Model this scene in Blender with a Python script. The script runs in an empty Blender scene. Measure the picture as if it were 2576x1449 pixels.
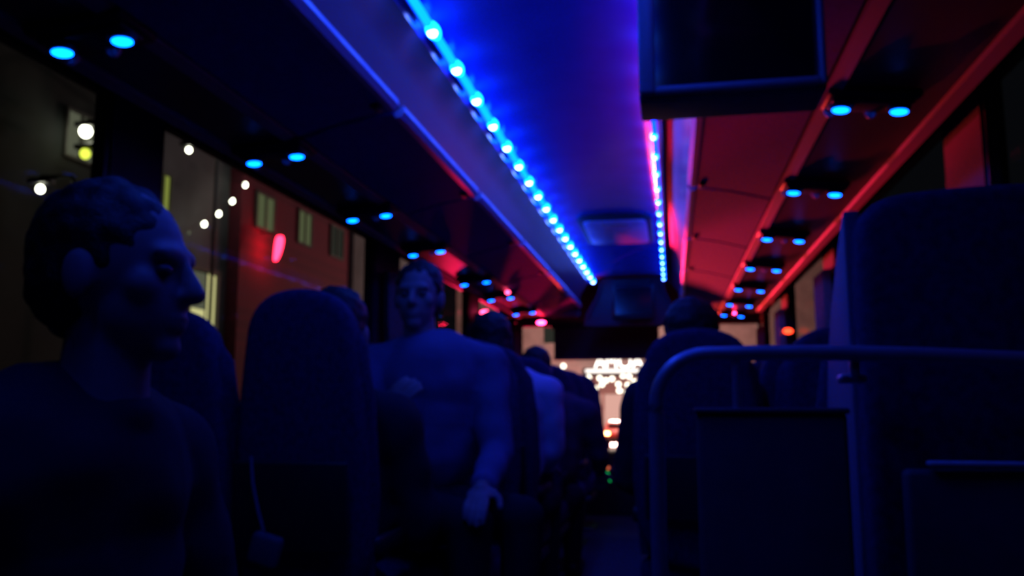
import bpy, bmesh, math, random
from mathutils import Vector as V, Matrix as M, noise
random.seed(7)
SC = bpy.context.scene
COL = SC.collection
PI = math.pi
R = math.radians

# ------------------------------------------------------------------ camera, world, exposure
F_PX = 2140.0
PHI = math.atan(295.5 / F_PX)
TH = math.atan(404 / F_PX * math.cos(PHI))
cd = bpy.data.cameras.new('camera')
cam = bpy.data.objects.new('camera', cd); COL.objects.link(cam)
cam.location = (0.345, 0, 0.95)
cam.rotation_euler = (PI / 2 + PHI, 0, TH)
cd.sensor_width = 36; cd.lens = 36 * F_PX / 2576
cd.clip_start = 0.02; cd.clip_end = 400
cd.dof.use_dof = True                 # the phone missed focus: everything is evenly soft
cd.dof.focus_distance = 0.28
cd.dof.aperture_fstop = 17.5
SC.camera = cam
w = bpy.data.worlds.new('night'); SC.world = w; w.use_nodes = True
w.node_tree.nodes['Background'].inputs[0].default_value = (0.010, 0.011, 0.016, 1)
w.node_tree.nodes['Background'].inputs[1].default_value = 0.25
SC.view_settings.view_transform = 'Standard'
SC.view_settings.look = 'None'
SC.view_settings.exposure = 0.0
SC.view_settings.gamma = 1.0
SC.view_settings.use_curve_mapping = False
SC.cycles.max_bounces = 5
SC.cycles.diffuse_bounces = 3
SC.cycles.glossy_bounces = 3
SC.cycles.transparent_max_bounces = 12
SC.cycles.sample_clamp_indirect = 4.0
SC.cycles.use_denoising = True

def light(name, kind, loc, target, color, power, size=0.3, spot=None):
    l = bpy.data.lights.new(name, kind); l.color = color; l.energy = power
    if kind == 'AREA': l.shape = 'DISK'; l.size = size
    else: l.shadow_soft_size = size
    if spot: l.spot_size = spot; l.spot_blend = 1.0
    o = bpy.data.objects.new(name, l); COL.objects.link(o); o.location = loc
    d = V(target) - V(loc)
    o.rotation_euler = d.to_track_quat('-Z', 'Y').to_euler()
    return o
# added red spots aimed at the racks, added fill for the street, theatre canopy
light('red_rack_spot', 'SPOT', (-3.28, 14.35, 0.30), (0.42, 5.8, 1.85), (1, 0.010, 0.09), 4200, 0.12, R(20.5))  # added spot at the unseen van, reddens both racks
light('red_rack_spot', 'SPOT', (-1.72, 14.35, 0.30), (1.0, 5.6, 1.85), (1, 0.040, 0.03), 4700, 0.12, R(18))  # second added spot, aimed at the right rack
light('street_fill', 'POINT', (-8.0, 22.5, 8.0), (0, 0, 0), (0.9, 0.9, 1.0), 80, 0.2)  # added fill for the grey house fronts, no lamp stands here
light('street_fill', 'POINT', (-8.5, 31.5, 7.0), (0, 0, 0), (1, 0.7, 0.85), 50, 0.2)  # added fill for the brick front
o_ = light('canopy_glow', 'AREA', (-2.5, 54.2, 2.6), (-2.5, 50.8, -1.3), (1, 0.50, 0.45), 9000, 3.0); o_.data.spread = R(70)
light('street_fill', 'POINT', (-3.0, 50.0, 6.0), (0, 0, 0), (1, 0.74, 0.64), 2600, 0.3)  # added to brighten the theatre wall
light('street_fill', 'POINT', (-2.6, 43.5, 3.4), (0, 0, 0), (1, 0.45, 0.42), 1100, 0.2)  # added to brighten the road below the canopy

# ------------------------------------------------------------------ materials
def mat(name, col, rough=0.5, metal=0.0, spec=0.5, var=0.0, scale=20, bump=0.0, coat=0.0):
    m = bpy.data.materials.new(name); m.use_nodes = True
    nt = m.node_tree; b = nt.nodes['Principled BSDF']
    b.inputs['Base Color'].default_value = (*col, 1)
    b.inputs['Roughness'].default_value = rough
    b.inputs['Metallic'].default_value = metal
    b.inputs['Specular IOR Level'].default_value = spec
    b.inputs['Coat Weight'].default_value = coat
    if var or bump:
        tc = nt.nodes.new('ShaderNodeTexCoord'); nz = nt.nodes.new('ShaderNodeTexNoise')
        nz.inputs['Scale'].default_value = scale; nz.inputs['Detail'].default_value = 4
        nt.links.new(tc.outputs['Object'], nz.inputs['Vector'])
        if var:
            rp = nt.nodes.new('ShaderNodeValToRGB')
            rp.color_ramp.elements[0].position = 0.3; rp.color_ramp.elements[1].position = 0.7
            rp.color_ramp.elements[0].color = (*[c * (1 - var) for c in col], 1)
            rp.color_ramp.elements[1].color = (*[min(1, c * (1 + var)) for c in col], 1)
            nt.links.new(nz.outputs['Fac'], rp.inputs['Fac'])
            nt.links.new(rp.outputs['Color'], b.inputs['Base Color'])
        if bump:
            bp = nt.nodes.new('ShaderNodeBump'); bp.inputs['Strength'].default_value = bump
            bp.inputs['Distance'].default_value = 0.004
            nt.links.new(nz.outputs['Fac'], bp.inputs['Height'])
            nt.links.new(bp.outputs['Normal'], b.inputs['Normal'])
    return m

def emit(name, col, s):
    m = bpy.data.materials.new(name); m.use_nodes = True
    nt = m.node_tree; nt.nodes.remove(nt.nodes['Principled BSDF'])
    e = nt.nodes.new('ShaderNodeEmission'); e.inputs[0].default_value = (*col, 1); e.inputs[1].default_value = s
    nt.links.new(e.outputs[0], nt.nodes['Material Output'].inputs['Surface'])
    return m

def glass_mat(name, tint, gl=0.12):
    m = bpy.data.materials.new(name); m.use_nodes = True
    nt = m.node_tree; nt.nodes.remove(nt.nodes['Principled BSDF'])
    t = nt.nodes.new('ShaderNodeBsdfTransparent'); t.inputs[0].default_value = (*tint, 1)
    g = nt.nodes.new('ShaderNodeBsdfGlossy'); g.inputs['Roughness'].default_value = 0.03
    fr = nt.nodes.new('ShaderNodeFresnel'); fr.inputs[0].default_value = 1.2
    mx = nt.nodes.new('ShaderNodeMixShader')
    ge = nt.nodes.new('ShaderNodeNewGeometry'); sub = nt.nodes.new('ShaderNodeMath'); sub.operation = 'SUBTRACT'
    sub.inputs[0].default_value = 1.0; nt.links.new(ge.outputs['Backfacing'], sub.inputs[1])
    mu = nt.nodes.new('ShaderNodeMath'); mu.operation = 'MULTIPLY'
    m2 = nt.nodes.new('ShaderNodeMath'); m2.operation = 'MULTIPLY'; m2.inputs[1].default_value = gl; nt.links.new(fr.outputs[0], m2.inputs[0])
    nt.links.new(m2.outputs[0], mu.inputs[0]); nt.links.new(sub.outputs[0], mu.inputs[1])
    nt.links.new(mu.outputs[0], mx.inputs[0]); nt.links.new(t.outputs[0], mx.inputs[1])
    nt.links.new(g.outputs[0], mx.inputs[2]); nt.links.new(mx.outputs[0], nt.nodes['Material Output'].inputs['Surface'])
    return m

def brick_mat(name, c1, c2, mortar):
    m = mat(name, c1, 0.9); nt = m.node_tree
    tc = nt.nodes.new('ShaderNodeTexCoord'); mp = nt.nodes.new('ShaderNodeMapping')
    mp.inputs['Rotation'].default_value = (PI / 2, 0, PI / 2)
    br = nt.nodes.new('ShaderNodeTexBrick'); br.inputs['Scale'].default_value = 2.2
    br.inputs['Color1'].default_value = (*c1, 1); br.inputs['Color2'].default_value = (*c2, 1)
    br.inputs['Mortar'].default_value = (*mortar, 1)
    nt.links.new(tc.outputs['Object'], mp.inputs[0]); nt.links.new(mp.outputs[0], br.inputs['Vector'])
    nt.links.new(br.outputs['Color'], nt.nodes['Principled BSDF'].inputs['Base Color'])
    return m

MT = dict(
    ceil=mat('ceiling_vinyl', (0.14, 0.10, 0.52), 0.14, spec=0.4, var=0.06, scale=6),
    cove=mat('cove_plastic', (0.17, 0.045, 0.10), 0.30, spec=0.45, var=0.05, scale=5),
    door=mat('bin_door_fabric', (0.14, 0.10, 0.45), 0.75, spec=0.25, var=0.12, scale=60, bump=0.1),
    rack=mat('rack_shell', (0.10, 0.09, 0.12), 0.55),
    lip=mat('pale_lip_plastic', (0.75, 0.62, 0.85), 0.35),
    chan=mat('service_channel_grey', (0.09, 0.07, 0.09), 0.38, spec=0.5),
    trim=mat('rack_trim_grey', (0.60, 0.38, 0.34), 0.45),
    wall=mat('side_wall_laminate', (0.08, 0.07, 0.08), 0.7, var=0.1, scale=30),
    pillar=mat('pillar_plastic', (0.06, 0.05, 0.06), 0.6),
    floor=mat('rubber_floor', (0.06, 0.06, 0.09), 0.7, var=0.3, scale=90, bump=0.2),
    black=mat('black_plastic', (0.02, 0.02, 0.024), 0.45),
    gblack=mat('screen_glass', (0.008, 0.008, 0.012), 0.12, spec=0.6),
    tvgrey=mat('monitor_housing', (0.16, 0.15, 0.20), 0.4),
    bezel=mat('monitor_bezel', (0.42, 0.40, 0.5), 0.35),
    seat=mat('seat_fabric_dark', (0.05, 0.045, 0.11), 0.9, spec=0.2, var=0.35, scale=70, bump=0.3),
    piping=mat('seat_piping', (0.8, 0.75, 0.85), 0.6),
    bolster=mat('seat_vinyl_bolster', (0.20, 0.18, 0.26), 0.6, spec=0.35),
    metal=mat('satin_steel', (0.50, 0.46, 0.6), 0.42, metal=0.55, var=0.08, scale=40),
    dmetal=mat('seat_pedestal_metal', (0.12, 0.12, 0.13), 0.4, metal=0.8),
    panel=mat('modesty_panel_laminate', (0.10, 0.09, 0.12), 0.55, var=0.15, scale=12),
    skin=mat('skin', (0.36, 0.23, 0.24), 0.55, spec=0.35),
    hair=mat('dark_hair', (0.012, 0.010, 0.012), 0.6, bump=0.6, scale=160),
    jacket=mat('dark_jacket', (0.035, 0.03, 0.045), 0.9, spec=0.15, bump=0.5, scale=18),
    eye=mat('dark_eye', (0.10, 0.08, 0.08), 0.15),
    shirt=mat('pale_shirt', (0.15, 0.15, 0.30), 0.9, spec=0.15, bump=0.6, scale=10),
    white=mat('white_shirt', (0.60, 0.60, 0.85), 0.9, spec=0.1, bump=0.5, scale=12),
    purple=mat('plum_jacket', (0.10, 0.06, 0.10), 0.9, spec=0.15, bump=0.5, scale=12),
    trousers=mat('dark_trousers', (0.025, 0.025, 0.035), 0.9, spec=0.1),
    curtain=mat('window_curtain', (0.34, 0.28, 0.26), 0.95, spec=0.1, var=0.15, scale=40),
    glass=glass_mat('tinted_window_glass', (0.82, 0.84, 0.82)),
    wind=glass_mat('windscreen_glass', (0.93, 0.94, 0.93)),
    tube=emit('led_diffuser_blue', (0.0002, 0.030, 1.0), 22),
    rtube=emit('led_diffuser_blue_dim', (0.0002, 0.016, 1.0), 14),
    glow=emit('led_halo_cyan', (0.001, 0.085, 1.0), 26),  # emissive lobe stands in for the bloom around each LED
    rglow=emit('led_halo_cyan_dim', (0.001, 0.080, 1.0), 22),  # bloom lobe of the right strip
    bead=emit('led_core', (0.13, 0.22, 1.0), 36),
    rlamp=emit('reading_lamp_blue', (0.0005, 0.085, 1.0), 15),
    redl=emit('red_lamp_core', (1.0, 0.015, 0.08), 60),
    amberl=emit('orange_red_lamp', (1.0, 0.045, 0.015), 5),
    pinkl=emit('pink_lamp_core', (1.0, 0.05, 0.16), 12),
    greenl=emit('green_indicator', (0.0, 0.6, 0.12), 1.2),
    orangel=emit('orange_indicator', (1.0, 0.18, 0.08), 0.9),
    road=mat('damp_asphalt', (0.11, 0.08, 0.08), 0.75, spec=0.2, var=0.4, scale=3, bump=0.4),
    greyw=mat('grey_render', (0.12, 0.12, 0.135), 0.9, var=0.3, scale=0.7),
    darkw=mat('dark_render', (0.030, 0.036, 0.036), 0.9, var=0.3, scale=0.7),
    brick=brick_mat('red_brick', (0.22, 0.020, 0.05), (0.16, 0.018, 0.045), (0.12, 0.05, 0.06)),
    roof=mat('dark_slate_roof', (0.02, 0.02, 0.024), 0.8),
    plaster=mat('pink_plaster', (0.40, 0.26, 0.25), 0.9, var=0.2, scale=1.5),
    carp=mat('car_paint', (0.05, 0.01, 0.012), 0.25, coat=0.7),
    car2=mat('tail_glow_car_paint', (0.6, 0.06, 0.04), 0.4),  # red glow of the tail lights put into the body colour
    tyre=mat('tyre_rubber', (0.015, 0.015, 0.015), 0.9),
    winlit=emit('lit_window_pale', (0.75, 0.85, 0.42), 0.14),
    windim=emit('dim_window_grey', (0.5, 0.52, 0.42), 0.05),
    winwarm=emit('lit_window_warm', (1.0, 0.92, 0.42), 0.85),
    winsoft=emit('lit_blind_soft', (0.7, 0.72, 0.5), 0.17),
    bulb=emit('bulb_white', (1.0, 0.97, 0.75), 14),
    ybulb=emit('bulb_yellow', (0.75, 0.85, 0.08), 2.2),
    ysign=emit('yellow_green_sign', (0.55, 0.62, 0.12), 0.5),
    neon=emit('red_neon', (1.0, 0.015, 0.05), 16),
    letters=emit('sign_letters_white', (1.0, 0.93, 0.85), 5),
    cbulb=emit('canopy_bulb_warm', (1.0, 0.92, 0.75), 4.5),
    door_glow=emit('pink_door_glow', (1.0, 0.52, 0.44), 0.85),  # emission added to the doors for pink brightness under the canopy
    band=emit('canopy_edge_light', (1.0, 0.88, 0.82), 2.2),
    tail=emit('tail_lamp_red', (1.0, 0.03, 0.03), 30),
    tailw=emit('tail_lamp_bright', (1.0, 0.35, 0.12), 30),
    frame=mat('window_frame_paint', (0.10, 0.10, 0.09), 0.7),
)

# ------------------------------------------------------------------ helpers
def bx(bm, c, s, rot=None):
    r = bmesh.ops.create_cube(bm, size=1)
    m = M.Translation(V(c)) @ (rot.to_4x4() if rot else M.Identity(4)) @ M.Diagonal((*s, 1))
    bmesh.ops.transform(bm, matrix=m, verts=r['verts']); return r['verts']

def rbox(bm, c, s, b=0.01, seg=3, rot=None):
    t = bmesh.new(); bx(t, (0, 0, 0), s)
    bmesh.ops.bevel(t, geom=t.edges[:], offset=min(b, min(s) * 0.49), segments=seg, affect='EDGES', profile=0.5)
    m = M.Translation(V(c)) @ (rot.to_4x4() if rot else M.Identity(4))
    bmesh.ops.transform(t, matrix=m, verts=t.verts); merge(bm, t)

def merge(bm, t):
    me = bpy.data.meshes.new('tmp'); t.to_mesh(me); t.free(); bm.from_mesh(me); bpy.data.meshes.remove(me)

def cyl(bm, a, b, r, r2=None, n=20):
    a, b = V(a), V(b); d = b - a
    q = d.to_track_quat('Z', 'Y').to_matrix().to_4x4()
    res = bmesh.ops.create_cone(bm, cap_ends=True, segments=n, radius1=r, radius2=r if r2 is None else r2, depth=d.length)
    bmesh.ops.transform(bm, matrix=M.Translation((a + b) / 2) @ q, verts=res['verts'])

def ell(bm, c, s, n=20, rot=None):
    res = bmesh.ops.create_uvsphere(bm, u_segments=n, v_segments=max(8, n * 2 // 3), radius=1)
    m = M.Translation(V(c)) @ (rot.to_4x4() if rot else M.Identity(4)) @ M.Diagonal((*s, 1))
    bmesh.ops.transform(bm, matrix=m, verts=res['verts'])

def cap(bm, a, b, ra, rb):
    a, b = V(a), V(b)
    ell(bm, a, (ra,) * 3, 14); ell(bm, b, (rb,) * 3, 14)
    if (b - a).length > 1e-4: cyl(bm, a, b, ra, rb, 16)

def sweep(bm, pts, r, n=12):
    """tube along a polyline"""
    pts = [V(p) for p in pts]; rings = []
    up = V((0, 0, 1))
    for i, p in enumerate(pts):
        t = (pts[min(i + 1, len(pts) - 1)] - pts[max(i - 1, 0)]).normalized()
        s = t.cross(up)
        if s.length < 0.05: s = t.cross(V((0, 1, 0)))
        s.normalize(); u = s.cross(t)
        rr = r[i] if isinstance(r, (list, tuple)) else r
        rings.append([bm.verts.new(p + (s * math.cos(2 * PI * k / n) + u * math.sin(2 * PI * k / n)) * rr) for k in range(n)])
    for i in range(len(rings) - 1):
        for k in range(n):
            bm.faces.new((rings[i][k], rings[i][(k + 1) % n], rings[i + 1][(k + 1) % n], rings[i + 1][k]))
    bm.faces.new(rings[0][::-1]); bm.faces.new(rings[-1])

def prism(bm, prof, axis, a, b):
    """extrude closed profile; axis 'Y': profile in (x,z); 'X': (y,z); 'Z': (x,y)"""
    def P(u, v, t):
        return {'Y': (u, t, v), 'X': (t, u, v), 'Z': (u, v, t)}[axis]
    va = [bm.verts.new(P(u, v, a)) for u, v in prof]; vb = [bm.verts.new(P(u, v, b)) for u, v in prof]
    n = len(prof)
    for i in range(n): bm.faces.new((va[i], va[(i + 1) % n], vb[(i + 1) % n], vb[i]))
    bm.faces.new(va[::-1]); bm.faces.new(vb)
    bmesh.ops.recalc_face_normals(bm, faces=bm.faces[:])

def bevel(bm, off, seg=3, ang=35):
    es = [e for e in bm.edges if len(e.link_faces) == 2 and e.calc_face_angle(0) > R(ang)]
    bmesh.ops.bevel(bm, geom=es, offset=off, segments=seg, affect='EDGES', profile=0.5, clamp_overlap=True)

def obj(name, bm, m, parent=None, smooth=True, label=None, loc=None):
    bmesh.ops.recalc_face_normals(bm, faces=bm.faces[:])
    me = bpy.data.meshes.new(name); bm.to_mesh(me); bm.free()
    me.materials.append(m)
    if smooth:
        for p in me.polygons: p.use_smooth = True
        try: me.set_sharp_from_angle(angle=R(40))
        except Exception: pass
    o = bpy.data.objects.new(name, me); COL.objects.link(o)
    if parent: o.parent = parent
    if loc is not None: o.location = loc
    if label: o['label'] = label
    return o

def tag(o, label, cat, group=None):
    o['label'] = label; o['category'] = cat
    if group: o['group'] = group
    return o

def struct(name, bm, m, smooth=True):
    o = obj(name, bm, m, smooth=smooth); o['kind'] = 'structure'; return o

def empty(name, loc, label, cat, group=None, rz=0):
    o = bpy.data.objects.new(name, None); COL.objects.link(o); o.location = loc
    o.rotation_euler = (0, 0, rz); o.empty_display_size = 0.1
    return tag(o, label, cat, group)

def kids(o): return [c for c in COL.objects if c.parent == o]
def dup(o, loc, rz, label, group=None):
    def rec(s, par):
        c = s.copy(); COL.objects.link(c)
        if par: c.parent = par
        for k in kids(s): rec(k, c)
        return c
    r = rec(o, None); r.location = loc; r.rotation_euler = (0, 0, rz); r['label'] = label
    if group: r['group'] = group
    return r

def remesh(bm, vox, name, m, parent, smooth_it=4, label=None, disp=None):
    """fuse overlapping closed volumes into ONE continuous surface"""
    me = bpy.data.meshes.new(name); bmesh.ops.recalc_face_normals(bm, faces=bm.faces[:]); bm.to_mesh(me); bm.free()
    o = bpy.data.objects.new(name, me); COL.objects.link(o)
    md = o.modifiers.new('r', 'REMESH'); md.mode = 'VOXEL'; md.voxel_size = vox
    if smooth_it:
        sm = o.modifiers.new('s', 'SMOOTH'); sm.factor = 0.5; sm.iterations = smooth_it
    dg = bpy.context.evaluated_depsgraph_get(); dg.update()
    nm = bpy.data.meshes.new_from_object(o.evaluated_get(dg)); o.modifiers.clear()
    o.data = nm; nm.materials.clear(); nm.materials.append(m)
    if disp:
        amp, fr = disp
        for v in nm.vertices:
            v.co += v.normal * amp * noise.noise(v.co * fr)
    for p in nm.polygons: p.use_smooth = True
    if parent: o.parent = parent
    if label: o['label'] = label
    return o

# ------------------------------------------------------------------ coach shell
XC = 0.02
Y0, Y1 = -1.6, 8.0
def X(s, h): return XC + s * h

b = bmesh.new(); bx(b, (XC, (Y0 + 8.6) / 2, -0.03), (2.28, 8.6 - Y0, 0.06)); struct('floor', b, MT['floor'])

# arched glossy centre ceiling with turned-down edges
half = [(0.325, 1.940), (0.312, 1.958), (0.296, 1.977), (0.272, 1.990), (0.235, 2.000), (0.18, 2.008), (0.10, 2.014), (0.0, 2.016)]
prof = [(XC - x, z) for x, z in half] + [(XC + x, z) for x, z in half[::-1][1:]]
prof += [(XC + 0.325, 2.06), (XC - 0.325, 2.06)]
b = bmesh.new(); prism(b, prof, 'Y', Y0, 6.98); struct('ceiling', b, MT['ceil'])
b = bmesh.new(); bx(b, (XC, (Y0 + 8.6) / 2, 2.09), (2.36, 8.6 - Y0, 0.05)); struct('ceiling_roof', b, MT['rack'])

# coves between light strip and rack lip
n = 0
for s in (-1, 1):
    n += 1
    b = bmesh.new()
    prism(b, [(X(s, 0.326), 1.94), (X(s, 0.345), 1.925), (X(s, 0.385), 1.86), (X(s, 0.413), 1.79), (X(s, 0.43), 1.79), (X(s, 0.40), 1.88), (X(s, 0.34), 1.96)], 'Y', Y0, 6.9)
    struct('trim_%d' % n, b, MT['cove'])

# side walls: window openings cut by building sills, heads and pillars
def wall(side, s, pillars):
    xi = X(s, 1.14); xo = X(s, 1.20)
    b = bmesh.new()
    xm = (xi + xo) / 2
    bx(b, (xm, (Y0 + Y1) / 2, 0.36), (0.06, Y1 - Y0, 0.72))
    bx(b, (xm, (Y0 + Y1) / 2, 1.955), (0.06, Y1 - Y0, 0.31))
    for a, c in pillars: bx(b, (xm, (a + c) / 2, 1.26), (0.06, c - a, 1.08))
    struct('wall_' + side, b, MT['wall'], smooth=False)
    b = bmesh.new(); rbox(b, (X(s, 1.115), (Y0 + Y1) / 2, 0.71), (0.05, Y1 - Y0, 0.03), 0.01)
    global n; n += 1
    struct('trim_%d' % n, b, MT['pillar'])
PL = [(Y0, -1.2), (0.0, 0.25), (1.98, 2.20), (4.06, 4.45), (6.12, 6.45), (7.92, 8.0)]
PR = [(Y0, -1.2), (-0.1, 0.2), (2.35, 2.65), (4.45, 4.75), (6.25, 6.55), (7.92, 8.0)]
wall('left', -1, PL); wall('right', 1, PR)
wn = 0
for s, P in ((-1, PL), (1, PR)):
    for i in range(len(P) - 1):
        a, c = P[i][1], P[i + 1][0]
        wn += 1
        b = bmesh.new(); xg = X(s, 1.175)
        bx(b, (xg, (a + c) / 2, 1.26), (0.008, c - a, 1.08))
        g = struct('window_%d' % wn, b, MT['glass'], smooth=False)
        b = bmesh.new(); t = 0.022
        for yy in (a + t / 2, c - t / 2): bx(b, (X(s, 1.16), yy, 1.26), (0.03, t, 1.08))
        for zz in (0.72 + t / 2, 1.80 - t / 2): bx(b, (X(s, 1.16), (a + c) / 2, zz), (0.03, c - a - 2 * t, t))
        obj('window_gasket', b, MT['black'], g, smooth=False)
b = bmesh.new(); bx(b, (XC, Y0 - 0.03, 1.03), (2.4, 0.06, 2.1)); struct('wall_back', b, MT['wall'])

# front: dash wall, header, windscreen
b = bmesh.new()
bx(b, (XC, 8.30, 0.24), (2.40, 0.10, 0.54)); bx(b, (XC, 8.30, 1.90), (2.40, 0.10, 0.36))
for s in (-1, 1):
    bx(b, (X(s, 1.165), 8.30, 1.11), (0.07, 0.12, 1.24)); bx(b, (X(s, 1.17), 8.15, 1.91), (0.06, 0.30, 0.34)); bx(b, (X(s, 1.17), 8.15, 0.24), (0.06, 0.30, 0.5))
struct('wall_front', b, MT['pillar'], smooth=False)
b = bmesh.new(); bx(b, (XC, 8.30, 1.115), (2.26, 0.012, 1.21)); wn += 1
struct('window_%d' % wn, b, MT['wind'], smooth=False)
for s in (-1, 1):
    wn += 1; b = bmesh.new(); bx(b, (X(s, 1.17), 8.125, 1.12), (0.008, 0.23, 1.24)); struct('window_%d' % wn, b, MT['glass'], smooth=False)

# dashboard
d = empty('dashboard', (XC, 8.0, 0), 'low black dashboard under the windscreen at the front of the coach', 'dashboard')
b = bmesh.new(); prism(b, [(7.62, 0.0), (7.62, 0.40), (7.72, 0.50), (8.05, 0.545), (8.24, 0.545), (8.24, 0.0)], 'X', XC - 1.1, XC + 1.1); bevel(b, 0.02, 2)
for v in b.verts: v.co -= V((XC, 8.0, 0))
obj('console', b, MT['black'], d)
for dx, dz, mm, nm, rr in ((-0.262, 0.355, 'greenl', 'green_indicator', 0.028), (-0.29, 0.305, 'greenl', 'green_indicator', 0.018), (-0.225, 0.30, 'greenl', 'green_indicator', 0.012), (-0.25, 0.41, 'orangel', 'orange_indicator', 0.022)):
    b = bmesh.new(); ell(b, (0, 0, 0), (rr, 0.006, rr * 0.8), 12)
    obj(nm, b, MT[mm], d, loc=(dx, -0.385, dz), label=nm.replace('_', ' ') + ' lamp')

# roll blind behind the top of the windscreen
d = empty('sun_blind', (-0.255, 8.0, 1.70), 'wide black roll blind pulled down over the top of the windscreen', 'blind')
b = bmesh.new(); bx(b, (0.0, 0, -0.16), (0.98, 0.012, 0.30)); obj('blind_cloth', b, MT['black'], d)
b = bmesh.new(); cyl(b, (-0.51, 0, 0.0), (0.51, 0, 0.0), 0.032); obj('roller', b, MT['black'], d)
b = bmesh.new(); rbox(b, (0.0, 0, -0.315), (0.99, 0.022, 0.024), 0.008); obj('bottom_bar', b, MT['tvgrey'], d)

# ------------------------------------------------------------------ overhead racks
DOORS = [(-0.8, 0.185), (0.215, 1.185), (1.215, 2.185), (2.215, 3.185), (3.215, 4.185), (4.215, 5.185), (5.215, 6.185), (6.215, 7.08)]
for s, sd in ((-1, 'left'), (1, 'right')):
    r_ = empty('overhead_rack', (X(s, 0.75), 3.0, 1.66), 'long closed luggage rack running the length of the coach above the %s windows' % sd, 'luggage rack')
    OT = -0.055 if s < 0 else 0.03
    off = V((X(s, 0.75), 3.0, 1.66))
    def put(bm):
        for v in bm.verts: v.co -= off
        return bm
    b = bmesh.new()
    prism(b, [(X(s, 0.435), 1.80), (X(s, 0.42), 1.785), (X(s, 0.705), 1.722), (X(s, 0.720), 1.722), (X(s, 0.73), 1.712), (X(s, 0.97 + OT), 1.696), (X(s, 1.01 + OT), 1.698), (X(s, 1.132), 1.84 + OT), (X(s, 1.132), 2.04), (X(s, 0.42), 2.04)], 'Y', Y0 + 0.1, 7.10)
    obj('rack_body', put(b), MT['rack'], r_, smooth=False)
    for a, c in DOORS:
        b = bmesh.new()
        prism(b, [(X(s, 0.432), 1.766), (X(s, 0.56), 1.744), (X(s, 0.700), 1.708), (X(s, 0.704), 1.718), (X(s, 0.56), 1.756), (X(s, 0.432), 1.778)], 'Y', a, c)
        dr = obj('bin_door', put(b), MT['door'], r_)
        b = bmesh.new()
        prism(b, [(X(s, 0.404), 1.793), (X(s, 0.400), 1.776), (X(s, 0.412), 1.760), (X(s, 0.430), 1.760), (X(s, 0.434), 1.780)], 'Y', a + 0.01, c - 0.01)
        o = obj('edge_strip', put(b), MT['lip'], dr)
        b = bmesh.new(); rbox(b, (X(s, 0.452), c - 0.05, 1.757), (0.022, 0.05, 0.012), 0.004); obj('latch', put(b), MT['black'], dr)
    b = bmesh.new(); prism(b, [(X(s, 0.708), 1.716), (X(s, 0.712), 1.704), (X(s, 0.742), 1.694), (X(s, 0.752), 1.712)], 'Y', Y0 + 0.2, 7.08)
    obj('inner_trim', put(b), MT['trim'], r_)
    b = bmesh.new(); prism(b, [(X(s, 0.748), 1.712), (X(s, 0.752), 1.702), (X(s, 0.955 + OT), 1.692), (X(s, 0.96 + OT), 1.70)], 'Y', Y0 + 0.2, 7.07)
    obj('service_channel', put(b), MT['chan'], r_)
    b = bmesh.new(); prism(b, [(X(s, 0.962 + OT), 1.705), (X(s, 0.968 + OT), 1.684), (X(s, 1.000 + OT), 1.678), (X(s, 1.012 + OT), 1.690), (X(s, 1.01 + OT), 1.708)], 'Y', Y0 + 0.2, 6.92 if s > 0 else 7.08)
    obj('outer_trim', put(b), MT['trim'], r_)
    b = bmesh.new(); rbox(b, (X(s, 0.77), 7.11, 1.86), (0.70, 0.03, 0.34), 0.012); obj('end_panel', put(b), MT['rack'], r_)

# reading lamp / air nozzle units
b_h = bmesh.new(); rbox(b_h, (0, 0, -0.006), (0.215, 0.13, 0.022), 0.01); rbox(b_h, (0, -0.005, -0.018), (0.19, 0.075, 0.016), 0.007)
U0 = empty('service_unit', (0, 0, 0), '', 'lamp')
obj('housing', b_h, MT['black'], U0)
for dx in (-0.067, 0.067):
    b = bmesh.new(); cyl(b, (0, 0, -0.034), (0, 0, -0.02), 0.026, 0.030, 24); lp = obj('reading_lamp', b, MT['black'], U0, loc=(dx, 0, 0))
    b = bmesh.new(); ell(b, (0, 0, -0.034), (0.0205, 0.0205, 0.006), 20); obj('lens', b, MT['rlamp'], lp, label='glowing blue lens')
for dx in (-0.085, 0.012):
    b = bmesh.new(); cyl(b, (0, 0, -0.03), (0, 0, -0.012), 0.012, 0.017, 18); ell(b, (0, 0, -0.03), (0.009, 0.009, 0.006), 12)
    obj('air_nozzle', b, MT['metal'], U0, loc=(dx, 0.052, 0))
LY = {1: [2.118, 2.954, 3.79, 4.616, 5.45, 6.27, 7.0], -1: [1.438, 2.245, 3.035, 3.818, 4.835, 5.60, 6.53]}
ORD = ['nearest', 'second', 'third', 'fourth', 'fifth', 'sixth', 'farthest']
first = True
for s in (1, -1):
    for i, y in enumerate(LY[s]):
        sd = 'right' if s > 0 else 'left'
        lb = '%s pair of glowing blue reading lamps under the %s luggage rack%s' % (ORD[i], sd, '' if i in (0, 6) else ', counted from the camera')
        gp = 'blue reading lamps under the %s rack' % sd
        loc = (0.838 if s > 0 else -0.782, y, 1.694 if 1 else 0)
        if first: U0.location = loc; U0['label'] = lb; U0['group'] = gp; U = U0; first = False
        else: U = dup(U0, loc, 0, lb, gp)
        U.rotation_euler = (0, R(5.6) * s, 0)

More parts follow.
